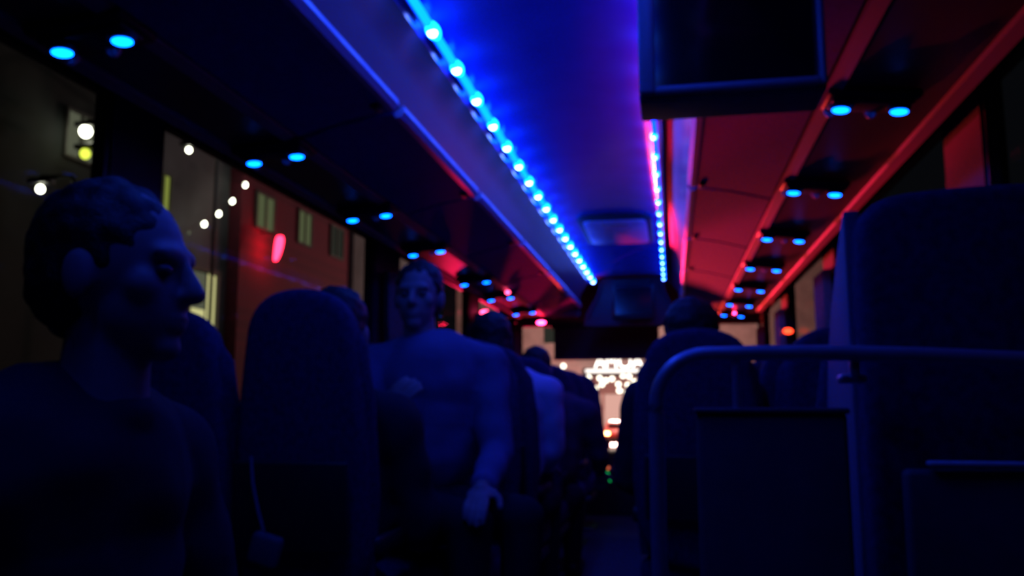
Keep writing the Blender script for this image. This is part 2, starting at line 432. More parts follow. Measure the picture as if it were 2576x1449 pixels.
# LED strips
def lobe(rx, ry, m):
    b = bmesh.new(); ell(b, (0, 0, 0), (rx, ry, rx), 14)
    me = bpy.data.meshes.new('led'); b.to_mesh(me); b.free(); me.materials.append(MT[m])
    for p in me.polygons: p.use_smooth = True
    return me
HALO = {-1: lobe(0.0195, 0.046, 'glow'), 1: lobe(0.0135, 0.036, 'rglow')}; CORE = {-1: lobe(0.0135, 0.017, 'bead'), 1: lobe(0.0060, 0.010, 'bead')}
for s, sd in ((-1, 'left'), (1, 'right')):
    t = empty('led_strip', (X(s, 0.284), 1.0, 1.95), 'glowing cyan blue rope light along the %s edge of the centre ceiling' % sd, 'light strip', 'blue rope lights on the ceiling')
    bb = bmesh.new(); prism(bb, [(-s * 0.004, 0.012), (s * 0.012, -0.010), (s * 0.018, -0.006), (s * 0.006, 0.016)], 'Y', -0.60, 5.85)
    if s > 0: bx(bb, (0.0185, 2.625, -0.010), (0.003, 6.45, 0.044))  # flange added to keep this strip's blue light off the cove
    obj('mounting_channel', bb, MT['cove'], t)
    bb = bmesh.new(); sweep(bb, [(0, -0.58 + i * 0.1068, 0) for i in range(61)], 0.0115 if s < 0 else 0.0080, 8)
    obj('diffuser_tube', bb, MT['tube' if s < 0 else 'rtube'], t)
    y = 2.092 - 0.2615 * 10 if s < 0 else 3.116 - 0.2615 * 14
    while y < 6.9:
        if y > 0.45:
            o = bpy.data.objects.new('led', HALO[s]); COL.objects.link(o); o.parent = t
            o.location = (-s * 0.002, y - 1.0, -0.003)
            c2 = bpy.data.objects.new('led_core', CORE[s]); COL.objects.link(c2); c2.parent = o
            c2.location = (-s * 0.002, -0.014, -0.011); c2['label'] = 'white-hot core'
        y += 0.2615

# roof hatch
h = empty('roof_hatch', (0.045, 5.07, 1.99), 'pale square roof hatch with rounded corners set in the blue-lit ceiling', 'roof hatch')
def rrect(w_, l_, r, seg=6):
    P = []
    for cx, cy, a0 in ((w_ / 2 - r, l_ / 2 - r, 0), (-w_ / 2 + r, l_ / 2 - r, 90), (-w_ / 2 + r, -l_ / 2 + r, 180), (w_ / 2 - r, -l_ / 2 + r, 270)):
        for k in range(seg + 1):
            a = R(a0 + 90 * k / seg); P.append((cx + r * math.cos(a), cy + r * math.sin(a)))
    return P
b = bmesh.new(); prism(b, rrect(0.42, 0.78, 0.07), 'Z', -0.006, 0.03); bevel(b, 0.006, 2); obj('hatch_frame', b, MT['black'], h)
b = bmesh.new(); prism(b, rrect(0.36, 0.70, 0.06), 'Z', -0.012, -0.004); bevel(b, 0.003, 2); obj('hatch_lid', b, MT['lip'], h)
b = bmesh.new(); rbox(b, (0, -0.27, -0.012), (0.15, 0.04, 0.018), 0.008); obj('handle', b, MT['trim'], h)

# front console with fixed screen
c_ = empty('front_console', (0.035, 7.05, 1.60), 'dark moulded ceiling console closing off the centre aisle ceiling at the front', 'console')
b = bmesh.new()
prism(b, [(-0.40, 0.0), (-0.385, 0.10), (-0.33, 0.20), (-0.27, 0.30), (-0.255, 0.40), (0.255, 0.40), (0.27, 0.30), (0.32, 0.20), (0.37, 0.10), (0.385, 0.0)], 'Y', 0.0, 0.10); bevel(b, 0.012, 2)
obj('console_body', b, MT['rack'], c_)
for s in (-1, 1):
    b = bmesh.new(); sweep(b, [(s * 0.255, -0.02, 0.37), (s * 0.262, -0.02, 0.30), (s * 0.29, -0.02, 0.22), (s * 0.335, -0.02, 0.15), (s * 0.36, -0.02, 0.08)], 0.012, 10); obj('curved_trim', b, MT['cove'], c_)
b = bmesh.new(); rbox(b, (0, -0.02, 0.355), (0.30, 0.12, 0.05), 0.01); obj('console_shelf', b, MT['black'], c_)
m_ = empty('front_screen', (0.055, 6.92, 1.63), 'small black fixed screen below the end of the centre ceiling', 'screen')
b = bmesh.new(); rbox(b, (0, 0, 0.155), (0.345, 0.07, 0.30), 0.02); obj('screen_housing', b, MT['black'], m_)
b = bmesh.new(); bx(b, (0, -0.038, 0.16), (0.29, 0.004, 0.22)); obj('screen_panel', b, MT['gblack'], m_)

# flip-down monitor near the camera
tv = empty('flip_down_monitor', (0.463, 1.51, 1.50), 'large dark flip-down video monitor hanging below the right rack near the camera', 'monitor')
tilt = M.Rotation(R(-3), 3, 'X')
b = bmesh.new()
prism(b, [(0.0, 0.004), (0.0, 0.205), (0.10, 0.205), (0.135, 0.15), (0.135, 0.03), (0.115, 0.0), (0.01, 0.0)], 'X', -0.164, 0.164); bevel(b, 0.012, 4, 20)
obj('monitor_housing', b, MT['tvgrey'], tv)
b = bmesh.new()
for c, s_ in (((-0.149, -0.004, 0.112), (0.030, 0.024, 0.206)), ((0.157, -0.004, 0.112), (0.013, 0.02, 0.206)), ((0.008, -0.004, 0.0155), (0.29, 0.02, 0.015)), ((0, -0.004, 0.206), (0.29, 0.02, 0.016))):
    rbox(b, c, s_, 0.006)
obj('bezel', b, MT['bezel'], tv)
b = bmesh.new(); bx(b, (0, -0.003, 0.112), (0.285, 0.006, 0.185)); obj('screen', b, MT['gblack'], tv)
b = bmesh.new(); rbox(b, (0.06, 0.07, 0.235), (0.12, 0.05, 0.07), 0.012); cyl(b, (-0.02, 0.07, 0.225), (0.14, 0.07, 0.225), 0.016); obj('hinge_bracket', b, MT['black'], tv)

# small red lamps
def oval_lamp(loc, s_, m, label, rz=0, core=None):
    t = empty('marker_lamp', loc, label, 'lamp', None, rz)
    b = bmesh.new(); rbox(b, (0, 0, 0), (s_[0] + 0.02, s_[1] * 0.5, s_[2] + 0.012), 0.008); obj('lamp_base', b, MT['black'], t)
    b = bmesh.new(); ell(b, (0, -s_[1] * 0.3, 0), (s_[0] / 2, s_[1] / 2, s_[2] / 2), 18); obj('lamp_lens', b, m, t)
    return t
oval_lamp((-0.724, 7.06, 1.640), (0.075, 0.03, 0.03), MT['redl'], 'bright red oval lamp at the front end of the left luggage rack')
oval_lamp((-0.695, 5.42, 1.682), (0.030, 0.03, 0.022), MT['pinkl'], 'small pink-white indicator lamp beside a blue reading lamp on the left rack')
oval_lamp((-1.06, 6.40, 1.664), (0.085, 0.02, 0.034), MT['pinkl'], 'red oval lamp above the left side windows near the front')
oval_lamp((1.135, 6.10, 1.457), (0.07, 0.04, 0.04), MT['amberl'], 'orange-red oval lamp on the right window pillar near the front', R(15))
oval_lamp((0.845, 6.92, 1.674), (0.022, 0.02, 0.016), MT['redl'], 'tiny red lamp among the farthest reading lamps on the right rack')

# curtains at the pillars
def curtain(x, y0, y1, z0, z1, label, m=None, folds=5):
    t = empty('window_curtain', (x, (y0 + y1) / 2, z1), label, 'curtain', 'gathered curtains at the window pillars')
    L = y1 - y0
    bm = bmesh.new(); N = folds * 8; rows = 8; th = 0.006
    def P(i, j, side):
        u = i / N; v = j / rows
        pinch = 1 - 0.45 * math.exp(-((v - 0.62) / 0.16) ** 2)
        yy = (u - 0.5) * L * pinch
        return V((0.016 * math.cos(u * folds * 2 * PI) + side * th, yy, -v * (z1 - z0)))
    for side in (0, 1):
        g = [[bm.verts.new(P(i, j, side)) for j in range(rows + 1)] for i in range(N + 1)]
        for i in range(N):
            for j in range(rows): bm.faces.new((g[i][j], g[i + 1][j], g[i + 1][j + 1], g[i][j + 1]))
    obj('cloth', bm, m or MT['curtain'], t)
    b = bmesh.new(); pz = -0.62 * (z1 - z0); rbox(b, (0.0, 0, pz), (0.05, L * 0.58, 0.025), 0.006); obj('tieback', b, MT['black'], t)
    return t
for y, lb in ((4.25, 'second left window pillar, left of the pale-shirted man'), (6.28, 'third left window pillar, near the red oval lamp'), (7.80, 'front left corner beside the windscreen')):
    curtain(X(-1, 1.10), y - 0.16, y + 0.16, 0.86, 1.63, 'gathered curtain tied back at the ' + lb)
for y, lb in ((4.60, 'middle right window pillar'), (6.40, 'right window pillar behind the orange-red lamp'), (7.80, 'front right corner beside the windscreen')):
    curtain(X(1, 1.10), y - 0.17, y + 0.17, 0.86, 1.63, 'narrow gathered curtain tied back at the ' + lb)

# ------------------------------------------------------------------ seats
def smooth_outline(P, it=3):
    for _ in range(it):
        Q = []
        for i in range(len(P)):
            a, c = V(P[i]), V(P[(i + 1) % len(P)])
            Q += [tuple(a * 0.75 + c * 0.25), tuple(a * 0.25 + c * 0.75)]
        P = Q
    return P
def make_seat(label, group):
    t = empty('coach_seat', (0, 0, 0), label, 'seat', group)
    # local origin: floor under the front face of the backrest; the seat faces +Y
    out = smooth_outline([(-0.195, 0.44), (-0.20, 0.80), (-0.182, 0.98), (-0.145, 1.19), (0.145, 1.19), (0.182, 0.98), (0.20, 0.80), (0.195, 0.44)], 3)
    b = bmesh.new(); prism(b, out, 'Y', -0.05, 0.04); bevel(b, 0.028, 4, 60)
    for v in b.verts: v.co.y -= 0.10 * (v.co.z - 0.44) - 0.03
    obj('backrest', b, MT['seat'], t)
    for s in (-1, 1):
        b = bmesh.new(); sweep(b, [(s * 0.170, 0.05, 0.48), (s * 0.178, 0.03, 0.72), (s * 0.17, 0.0, 0.92), (s * 0.160, -0.02, 1.05), (s * 0.125, -0.03, 1.12)], [0.022, 0.034, 0.036, 0.030, 0.018], 14)
        obj('side_bolster', b, MT['seat'], t)
    b = bmesh.new(); rbox(b, (0, -0.02, 1.09), (0.23, 0.085, 0.15), 0.035, 4); obj('headrest_pad', b, MT['seat'], t)
    b = bmesh.new(); rbox(b, (0, 0.26, 0.41), (0.39, 0.46, 0.13), 0.045, 4); obj('seat_cushion', b, MT['seat'], t)
    b = bmesh.new(); rbox(b, (0, 0.22, 0.325), (0.38, 0.40, 0.04), 0.01); rbox(b, (0, 0.2, 0.16), (0.07, 0.26, 0.30), 0.012); rbox(b, (0, 0.2, 0.012), (0.26, 0.34, 0.024), 0.008)
    obj('pedestal', b, MT['dmetal'], t)
    for s in (-1, 1):
        b = bmesh.new(); rbox(b, (s * 0.203, 0.19, 0.60), (0.028, 0.32, 0.045), 0.014); obj('armrest', b, MT['black'], t)
    b = bmesh.new(); rbox(b, (0, -0.085, 0.70), (0.34, 0.016, 0.20), 0.006, 3, M.Rotation(R(6), 3, 'X')); obj('map_pocket', b, MT['black'], t)
    return t
AX, WX = (0.425, 0.865), (-0.395, -0.835)
RX, LX = (0.425, 0.86), (-0.395, -0.835)
proto = None
def seat(x, y, label, rz=0, group='dark high-backed coach seats'):
    global proto
    if proto is None:
        proto = make_seat(label, group); proto.location = (x, y, 0); proto.rotation_euler = (0, 0, rz); return proto
    return dup(proto, (x, y, 0), rz, label, group)
ROWN = {0: 'first', 1: 'second', 2: 'third', 3: 'fourth', 4: 'fifth', 5: 'sixth'}
# right bank
for i, y in enumerate((2.80, 3.60, 4.40, 5.20, 6.00, 6.80)):
    seat(RX[0], y, 'dark aisle seat in the right bank, %s row beyond the grab rail' % ROWN[i])
for i, y in enumerate((2.0, 2.80, 3.60, 4.40, 5.20, 6.00, 6.80)):
    seat(RX[1], y, 'dark window seat in the right bank, %s' % ('directly ahead of the nearest wide seat' if i == 0 else '%s row beyond the grab rail' % ROWN[i - 1]))
# left bank
sb_ = seat(LX[0] - 0.125, 1.95, 'dark aisle seat back in the left bank, left of the man in the pale shirt'); sb_.scale = (0.82, 1, 1.03)
seat(LX[1] - 0.066, 1.95, 'dark window seat back in the left bank, nearest the camera')
seat(LX[0], 0.58, 'dark aisle seat on the left that the person in profile sits on')
seat(LX[0], 3.02, 'dark rear-facing aisle seat that the man in the pale shirt sits on', PI)
seat(LX[1], 3.02, 'dark rear-facing window seat beside the man in the pale shirt', PI)
for i, y in enumerate((3.42, 4.22, 5.02, 5.82, 6.62)):
    seat(LX[0], y, 'dark aisle seat in the left bank, %s row beyond the man in the pale shirt' % ROWN[i])
    seat(LX[1], y, 'dark window seat in the left bank, %s row beyond the man in the pale shirt' % ROWN[i])

# wide near seat on the right with pale side bolster and folded tray
ns = empty('wide_coach_seat', (0.86, 1.30, 0), 'nearest seat back on the right, wide with a blue-lit side wing and folded tray', 'seat')
out = smooth_outline([(-0.255, 0.42), (-0.255, 0.95), (-0.255, 1.16), (-0.245, 1.235), (-0.15, 1.255), (0.19, 1.255), (0.235, 1.12), (0.235, 0.42)], 2)
b = bmesh.new(); prism(b, out, 'Y', -0.06, 0.05); bevel(b, 0.02, 4, 60); obj('backrest', b, MT['seat'], ns)
b = bmesh.new(); pr = smooth_outline([(0.02, 0.46), (0.20, 0.46), (0.235, 0.80), (0.235, 0.96), (0.18, 1.07), (0.09, 1.165), (-0.01, 1.25), (-0.04, 1.2), (-0.02, 0.9)], 2)
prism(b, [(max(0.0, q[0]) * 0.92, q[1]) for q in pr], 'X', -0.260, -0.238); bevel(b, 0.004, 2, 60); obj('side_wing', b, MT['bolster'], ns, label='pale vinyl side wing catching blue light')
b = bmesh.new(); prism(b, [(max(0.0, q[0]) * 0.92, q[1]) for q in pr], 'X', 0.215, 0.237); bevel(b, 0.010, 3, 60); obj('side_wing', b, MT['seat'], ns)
b = bmesh.new(); rbox(b, (-0.01, 0.28, 0.41), (0.46, 0.44, 0.13), 0.045, 4); obj('seat_cushion', b, MT['seat'], ns)
b = bmesh.new(); rbox(b, (0, 0.24, 0.325), (0.40, 0.38, 0.04), 0.01); rbox(b, (0, 0.2, 0.16), (0.08, 0.26, 0.30), 0.012); rbox(b, (0, 0.2, 0.012), (0.28, 0.34, 0.024), 0.008); obj('pedestal', b, MT['dmetal'], ns)
tr = bmesh.new(); rbox(tr, (0.0, -0.085, 0.76), (0.44, 0.03, 0.215), 0.008); tro = obj('folding_tray', tr, MT['panel'], ns)
b = bmesh.new(); rbox(b, (-0.098, -0.103, 0.876), (0.192, 0.018, 0.007), 0.003); rbox(b, (0.115, -0.103, 0.873), (0.205, 0.018, 0.007), 0.003); obj('tray_edge', b, MT['piping'], tro)

# modesty panel with looped grab rail
gr = empty('grab_rail', (0.56, 1.17, 0), 'bent steel grab rail with a rounded corner on a dark low partition panel', 'rail')
pts = [(0.324, 0.0)]
path = [(0.326, 0.02), (0.325, 0.4), (0.323, 0.80), (0.324, 0.94)]
for k in range(9):
    a = R(180 - 90 * k / 8); path.append((0.324 + 0.068 + 0.068 * math.cos(a), 0.952 + 0.066 * math.sin(a)))
path += [(0.46, 1.019), (0.56, 1.018), (0.66, 1.014), (0.80, 1.006), (0.92, 1.0)]
path = [(x - 0.56, 0, z) for x, z in path]
b = bmesh.new(); sweep(b, path, 0.0105, 14); obj('rail_tube', b, MT['metal'], gr)
b = bmesh.new(); sweep(b, [(-0.131, 0, 1.016), (-0.131, 0, 0.93)], 0.0055, 10); obj('upright', b, MT['metal'], gr)
b = bmesh.new(); rbox(b, (-0.090, 0.0, 0.48), (0.19, 0.022, 0.925), 0.008); obj('partition_panel', b, MT['panel'], gr)
b = bmesh.new(); rbox(b, (-0.090, 0.0, 0.943), (0.195, 0.03, 0.008), 0.003); obj('panel_cap', b, MT['rack'], gr)
b = bmesh.new(); rbox(b, (0.02, 0.03, 0.985), (0.035, 0.03, 0.012), 0.005); rbox(b, (0.02, 0.012, 0.999), (0.012, 0.02, 0.03), 0.004); obj('coat_hook', b, MT['metal'], gr)
b = bmesh.new(); cyl(b, (-0.236, 0, 0), (-0.236, 0, 0.012), 0.03); obj('foot_flange', b, MT['metal'], gr)

# ------------------------------------------------------------------ people
def rot2(v, a):
    return V((v[0] * math.cos(a) - v[1] * math.sin(a), v[0] * math.sin(a) + v[1] * math.cos(a), v[2]))

def hand(bm, wrist, dirv, palm_n, curl=0.5, side=1, sc=1.0):
    d = V(dirv).normalized(); nrm = V(palm_n); nrm = (nrm - d * nrm.dot(d)).normalized(); l = d.cross(nrm) * side
    w_ = V(wrist)
    q = M((l, nrm, d)).transposed()
    ell(bm, w_ + d * 0.047 * sc, (0.040 * sc, 0.015 * sc, 0.052 * sc), 16, q)
    cap(bm, w_, w_ + d * 0.03 * sc, 0.025 * sc, 0.024 * sc)
    for i, (off, ln) in enumerate(((0.029, 0.070), (0.010, 0.078), (-0.010, 0.072), (-0.029, 0.056))):
        p = w_ + d * 0.088 * sc + l * off * sc; dd = d.copy(); rr = 0.0088 * sc
        for k, f in enumerate((0.45, 0.32, 0.23)):
            ang = curl * (0.45 + 0.5 * k) * (1 + 0.1 * i)
            dd = (d * math.cos(ang) + nrm * math.sin(ang)).normalized()
            q_ = p + dd * ln * f * sc; cap(bm, p, q_, rr, rr * 0.93); p = q_; rr *= 0.93
    p = w_ + d * 0.028 * sc + l * 0.034 * sc; t1 = (d * 0.65 + l * 0.65 + nrm * 0.3).normalized()
    q_ = p + t1 * 0.036 * sc; cap(bm, p, q_, 0.0125 * sc, 0.0105 * sc)
    cap(bm, q_, q_ + (d * 0.85 + l * 0.2 + nrm * 0.4).normalized() * 0.028 * sc, 0.0105 * sc, 0.0088 * sc)

def person(root, label, facing, headface, top, sh=0.19, lean=(0, 0), elbows=None, hands=None, shirt='jacket', pants='trousers',
           hair='short', fall=None, vox=0.008, headoff=(0, 0), palms=None, legs=True, group=None, pelvis_off=(0, 0), legface=None):
    """facing / headface: heading angles (0 = towards the front of the coach, +Y; counter-clockwise)"""
    t = empty('person', (root[0], root[1], 0), label, 'person', group)
    H = V((headoff[0], headoff[1], top - 0.118))       # head centre, top = crown height
    neck = V((headoff[0] * 0.75, headoff[1] * 0.75, top - 0.255))
    chest = V((lean[0], lean[1], top - 0.40)); belly = V((lean[0] * 0.5, lean[1] * 0.5, top - 0.60))
    hips = V((pelvis_off[0], pelvis_off[1], top - 0.82))
    Q = M.Rotation(facing, 3, 'Z'); HQ = M.Rotation(headface, 3, 'Z')
    sL = chest + Q @ V((-sh, -0.01, 0.050)); sR = chest + Q @ V((sh, -0.01, 0.050))
    def torso(bm, g):
        ell(bm, chest, (sh * 0.93 + g, 0.108 + g, 0.16 + g), 24, Q)
        ell(bm, chest + V((0, 0, 0.055)), (sh * 0.96 + g, 0.080 + g, 0.070 + g), 20, Q); ell(bm, chest + V((0, 0, 0.105)), (sh * 0.55 + g, 0.066 + g, 0.045 + g), 18, Q)
        ell(bm, (chest + belly) / 2, (sh * 0.86 + g, 0.108 + g, 0.17 + g), 24, Q)
        ell(bm, belly, (sh * 0.86 + g, 0.115 + g, 0.16 + g), 24, Q)
    E = elbows or [sL + Q @ V((-0.05, 0.06, -0.27)), sR + Q @ V((0.05, 0.06, -0.27))]
    W = hands or [E[0] + Q @ V((0.06, 0.22, -0.06)), E[1] + Q @ V((-0.06, 0.22, -0.06))]
    E = [V(e) for e in E]; W = [V(h_) for h_ in W]
    if elbows: E = [e - V((root[0], root[1], 0)) for e in E]
    if hands: W = [e - V((root[0], root[1], 0)) for e in W]
    LQ = M.Rotation(facing if legface is None else legface, 3, 'Z')
    K = [hips + LQ @ V((s * 0.10, 0.38, 0.0)) for s in (-1, 1)]
    A_ = [V((k.x, k.y, 0.10)) + LQ @ V((0, -0.03, 0)) for k in K]
    def arms(bm, g, frac=1.0):
        for S, e, w_ in ((sL, E[0], W[0]), (sR, E[1], W[1])):
            cap(bm, chest + V((0, 0, 0.09)) + (S - chest - V((0, 0, 0.09))) * 0.4, S, 0.060 + g, 0.056 + g)
            cap(bm, S, e, 0.054 + g, 0.043 + g); cap(bm, e, e + (w_ - e) * frac, 0.042 + g, 0.029 + g * 0.8)
    def legsf(bm, g, frac=1.0):
        ell(bm, hips, (0.165 + g, 0.125 + g, 0.11 + g), 20, Q)
        for i, s in enumerate((-1, 1)):
            cap(bm, hips + Q @ V((s * 0.085, 0.02, 0)), K[i], 0.078 + g, 0.056 + g)
            cap(bm, K[i], K[i] + (A_[i] - K[i]) * frac, 0.054 + g, 0.038 + g)
    body = bmesh.new()
    torso(body, 0); arms(body, 0)
    if legs: legsf(body, 0)
    else: ell(body, hips, (0.16, 0.12, 0.10), 20, Q)
    cap(body, neck - V((0, 0, 0.06)), neck + (H - neck) * 0.45, 0.058, 0.052)
    # head
    def hp(x, y, z): return H + HQ @ V((x, y, z))
    ell(body, hp(0, -0.012, 0.018), (0.074, 0.094, 0.098), 28, HQ)
    ell(body, hp(0, 0.022, -0.045), (0.058, 0.066, 0.070), 24, HQ)
    ell(body, hp(0, 0.062, -0.096), (0.026, 0.024, 0.020), 16, HQ)
    ell(body, hp(0, 0.074, 0.020), (0.052, 0.016, 0.016), 16, HQ)
    cap(body, hp(0, 0.082, 0.012), hp(0, 0.103, -0.030), 0.009, 0.0135)
    ell(body, hp(0, 0.092, -0.033), (0.018, 0.013, 0.010), 12, HQ)
    ell(body, hp(0, 0.080, -0.060), (0.024, 0.013, 0.0065), 12, HQ); ell(body, hp(0, 0.079, -0.072), (0.021, 0.013, 0.008), 12, HQ)
    for s in (-1, 1):
        ell(body, hp(s * 0.040, 0.052, -0.022), (0.024, 0.024, 0.026), 14, HQ)
        ell(body, hp(s * 0.077, -0.012, -0.012), (0.010, 0.020, 0.032), 14, HQ)
    hd = []
    for i, (e, w_) in enumerate(zip(E, W)):
        dd = (w_ - e).normalized()
        hand(body, w_, dd, V(palms[i]) if palms else (V((0, 0, -1)) if abs(dd.z) < 0.8 else Q @ V((0, -1, 0))), 0.55, side=(1 if i == 0 else -1))
    if legs:
        for i in (0, 1):
            a = A_[i]; f = a + LQ @ V((0, 0.15, -0.055)); cap(body, a - V((0, 0, 0.04)), f, 0.042, 0.034)
    remesh(body, vox * 0.62, 'body', MT['skin'], t, 3)
    for s in (-1, 1):
        e_ = bmesh.new(); ell(e_, hp(s * 0.031, 0.074, -0.002), (0.013, 0.011, 0.0095), 14, HQ); obj('eye', e_, MT['eye'], t)
    # hair
    hb = bmesh.new()
    if hair == 'short':
        ell(hb, hp(0, -0.022, 0.034), (0.082, 0.094, 0.092), 24, HQ); ell(hb, hp(0, -0.048, -0.006), (0.076, 0.066, 0.082), 24, HQ)
    elif hair == 'big':
        ell(hb, hp(0, -0.035, 0.030), (0.096, 0.105, 0.098), 24, HQ); ell(hb, hp(0, -0.06, -0.03), (0.09, 0.08, 0.10), 24, HQ)
    else:
        ell(hb, hp(0, -0.024, 0.030), (0.088, 0.094, 0.094), 24, HQ); ell(hb, hp(0, -0.055, -0.04), (0.082, 0.062, 0.11), 24, HQ)
        cap(hb, hp(0.0, -0.07, -0.08), hp(0.0, -0.085, -0.30), 0.070, 0.045)
        if fall: cap(hb, hp(0.0, -0.07, -0.10), H + V(fall) * 0.5, 0.070, 0.060); cap(hb, H + V(fall) * 0.5, H + V(fall), 0.060, 0.035)
        for s in (-1, 1): cap(hb, hp(s * 0.065, -0.01, 0.0), hp(s * 0.075, -0.02, -0.17), 0.030, 0.024)
    remesh(hb, vox * 0.7, 'hair', MT['hair'], t, 3, disp=(0.006, 45))
    # clothes
    cb = bmesh.new(); torso(cb, 0.014); arms(cb, 0.014, 0.90)
    ell(cb, neck - V((0, 0, 0.045)), (0.072, 0.068, 0.038), 18, Q)
    remesh(cb, vox, 'jacket' if shirt in ('jacket', 'purple') else 'shirt', MT[shirt], t, 3, disp=(0.011, 13))
    lb = bmesh.new(); nc = neck - V((0, 0, 0.020))
    sweep(lb, [nc + Q @ V((0.066 * math.cos(2 * PI * k / 20), 0.064 * math.sin(2 * PI * k / 20), -0.018 * math.sin(2 * PI * k / 20))) for k in range(21)], 0.012, 8)
    if shirt == 'shirt': obj('collar', lb, MT[shirt], t)
    else: lb.free()
    if legs:
        lb = bmesh.new(); legsf(lb, 0.013, 0.98); remesh(lb, vox, 'trousers', MT[pants], t, 2)
        for i in (0, 1):
            sb = bmesh.new(); a = A_[i]
            cap(sb, V((a.x, a.y, 0.055)), a + LQ @ V((0, 0.17, -0.055)), 0.052, 0.042)
            remesh(sb, 0.009, 'shoe', MT['black'], t, 2)
    return t

# man in the pale shirt, facing the camera
person((-0.47, 2.76), 'man in a pale shirt facing the camera with one hand held to his chest', PI + 0.10, PI + 0.06, 1.432, sh=0.185,
       headoff=(-0.015, -0.03), lean=(0.035, -0.02), legface=PI + 0.9,
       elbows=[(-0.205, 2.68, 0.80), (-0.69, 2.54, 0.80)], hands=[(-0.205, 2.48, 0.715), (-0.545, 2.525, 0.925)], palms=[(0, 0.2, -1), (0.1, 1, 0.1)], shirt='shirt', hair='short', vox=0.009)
# near person in profile on the left
person((-0.417, 0.98), 'person at the far left near the camera, face in profile lit blue', -PI / 2 - 0.1, -PI / 2 + 0.12, 1.238, sh=0.20,
       headoff=(0.060, 0.0), shirt='jacket', hair='short', vox=0.009)
# hair and shoulders just beyond the near left seat
person((-0.54, 2.17), 'dark-haired person mostly hidden behind the seat left of the pale-shirted man', 0.0, 0.2, 1.262, sh=0.17, shirt='jacket', hair='short', vox=0.011, legface=1.0)
# long-haired person beyond the pale shirt
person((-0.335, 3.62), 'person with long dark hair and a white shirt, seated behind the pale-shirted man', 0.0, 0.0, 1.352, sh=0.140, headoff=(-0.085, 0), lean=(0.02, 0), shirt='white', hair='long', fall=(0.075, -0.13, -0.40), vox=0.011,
       elbows=[(-0.52, 3.66, 0.76), (-0.17, 3.66, 0.76)], hands=[(-0.45, 3.88, 0.68), (-0.22, 3.88, 0.68)])
# leaning person further forward
person((-0.36, 4.55), 'person in a plum jacket leaning out into the aisle in front of the windscreen view', -0.1, 0.0, 1.262, sh=0.185, headoff=(-0.01, 0), lean=(0.085, 0), shirt='purple', hair='short', vox=0.012,
       elbows=[(-0.56, 4.60, 0.72), (-0.045, 4.62, 0.70)], hands=[(-0.48, 4.80, 0.66), (-0.06, 4.85, 0.58)])
person((0.42, 3.05), 'person with dark rounded hair seated beyond the grab rail on the right', 0.0, -0.1, 1.318, sh=0.185, shirt='jacket', hair='big', vox=0.011)

# strap hanging on the near left seat back
st = empty('hanging_strap', (-0.585, 1.845, 0.835), 'thin pale strap with a small pouch hanging on the dark seat back at lower left', 'strap')
b = bmesh.new(); sweep(b, [(-0.02, -0.01, 0.0), (-0.012, -0.012, -0.06), (0.004, -0.013, -0.12), (0.02, -0.014, -0.165)], 0.0035, 8); obj('cord', b, MT['bolster'], st)
b = bmesh.new(); rbox(b, (0.028, -0.018, -0.205), (0.075, 0.03, 0.075), 0.014, 3, M.Rotation(0.25, 3, 'Y')); obj('pouch', b, MT['panel'], st)

# ------------------------------------------------------------------ outside
b = bmesh.new(); bx(b, (0, 45, -1.35), (120, 150, 0.1)); struct('road', b, MT['road'], smooth=False)
b = bmesh.new(); bx(b, (-11.8, 30, -1.23), (4.4, 90, 0.14)); struct('pavement', b, MT['greyw'], smooth=False)

def building(name, label, x0, x1, y0, y1, z1, m, wins=(), roof=True, face='x'):
    t = empty(name, ((x0 + x1) / 2, (y0 + y1) / 2, -1.3), label, 'building')
    off = V(t.location)
    b = bmesh.new(); bx(b, ((x0 + x1) / 2, (y0 + y1) / 2, (z1 - 1.3) / 2), (x1 - x0, y1 - y0, z1 + 1.3))
    for v in b.verts: v.co -= off
    obj('wall', b, m, t, smooth=False)
    if roof:
        b = bmesh.new(); bx(b, ((x0 + x1) / 2, (y0 + y1) / 2, z1 + 0.1), (x1 - x0 + 0.4, y1 - y0, 0.25))
        for v in b.verts: v.co -= off
        obj('cornice', b, MT['roof'], t, smooth=False)
    for (ya, yb, za, zb, mm, nm) in wins:
        b = bmesh.new(); tt = 0.07; x = x1
        for yy in (ya - tt / 2, (ya + yb) / 2, yb + tt / 2): bx(b, (x + 0.05, yy, (za + zb) / 2), (0.10, tt, zb - za + 2 * tt))
        for zz in (za - tt / 2, zb + tt / 2): bx(b, (x + 0.051, (ya + yb) / 2, zz), (0.10, yb - ya, tt))
        for v in b.verts: v.co -= off
        fr = obj('window', b, MT['frame'], t, smooth=False)
        b = bmesh.new(); bx(b, (x + 0.02, (ya + yb) / 2, (za + zb) / 2), (0.03, yb - ya, zb - za))
        for v in b.verts: v.co -= off
        obj('pane', b, MT[mm], fr, smooth=False)
    return t
building('town_house', 'dark grey house outside the nearest left window with a dim lit window', -24, -14, 9.0, 21.2, 11, MT['darkw'],
         [(17.62, 18.62, 7.0, 8.1, 'winsoft', ''), (14.0, 15.0, 7.0, 8.1, 'windim', '')])
building('town_house', 'grey rendered building with strings of bulbs outside the left window', -25, -14.4, 21.3, 26.2, 11.5, MT['greyw'],
         [(21.9, 22.6, 6.6, 7.75, 'ysign', '')])
building('brick_house', 'dark red brick building with pale lit sash windows and a red neon sign', -25, -14, 26.3, 36.2, 12, MT['brick'],
         [(27.3, 28.6, 7.25, 8.45, 'winlit', ''), (30.75, 31.9, 7.35, 8.6, 'winlit', ''), (34.0, 35.3, 7.4, 8.65, 'windim', '')])
building('town_house', 'pale narrow building at the far end of the left side window view', -25, -13.8, 36.3, 47, 12, MT['greyw'], [(39.6, 40.6, 4.6, 5.6, 'winsoft', '')])

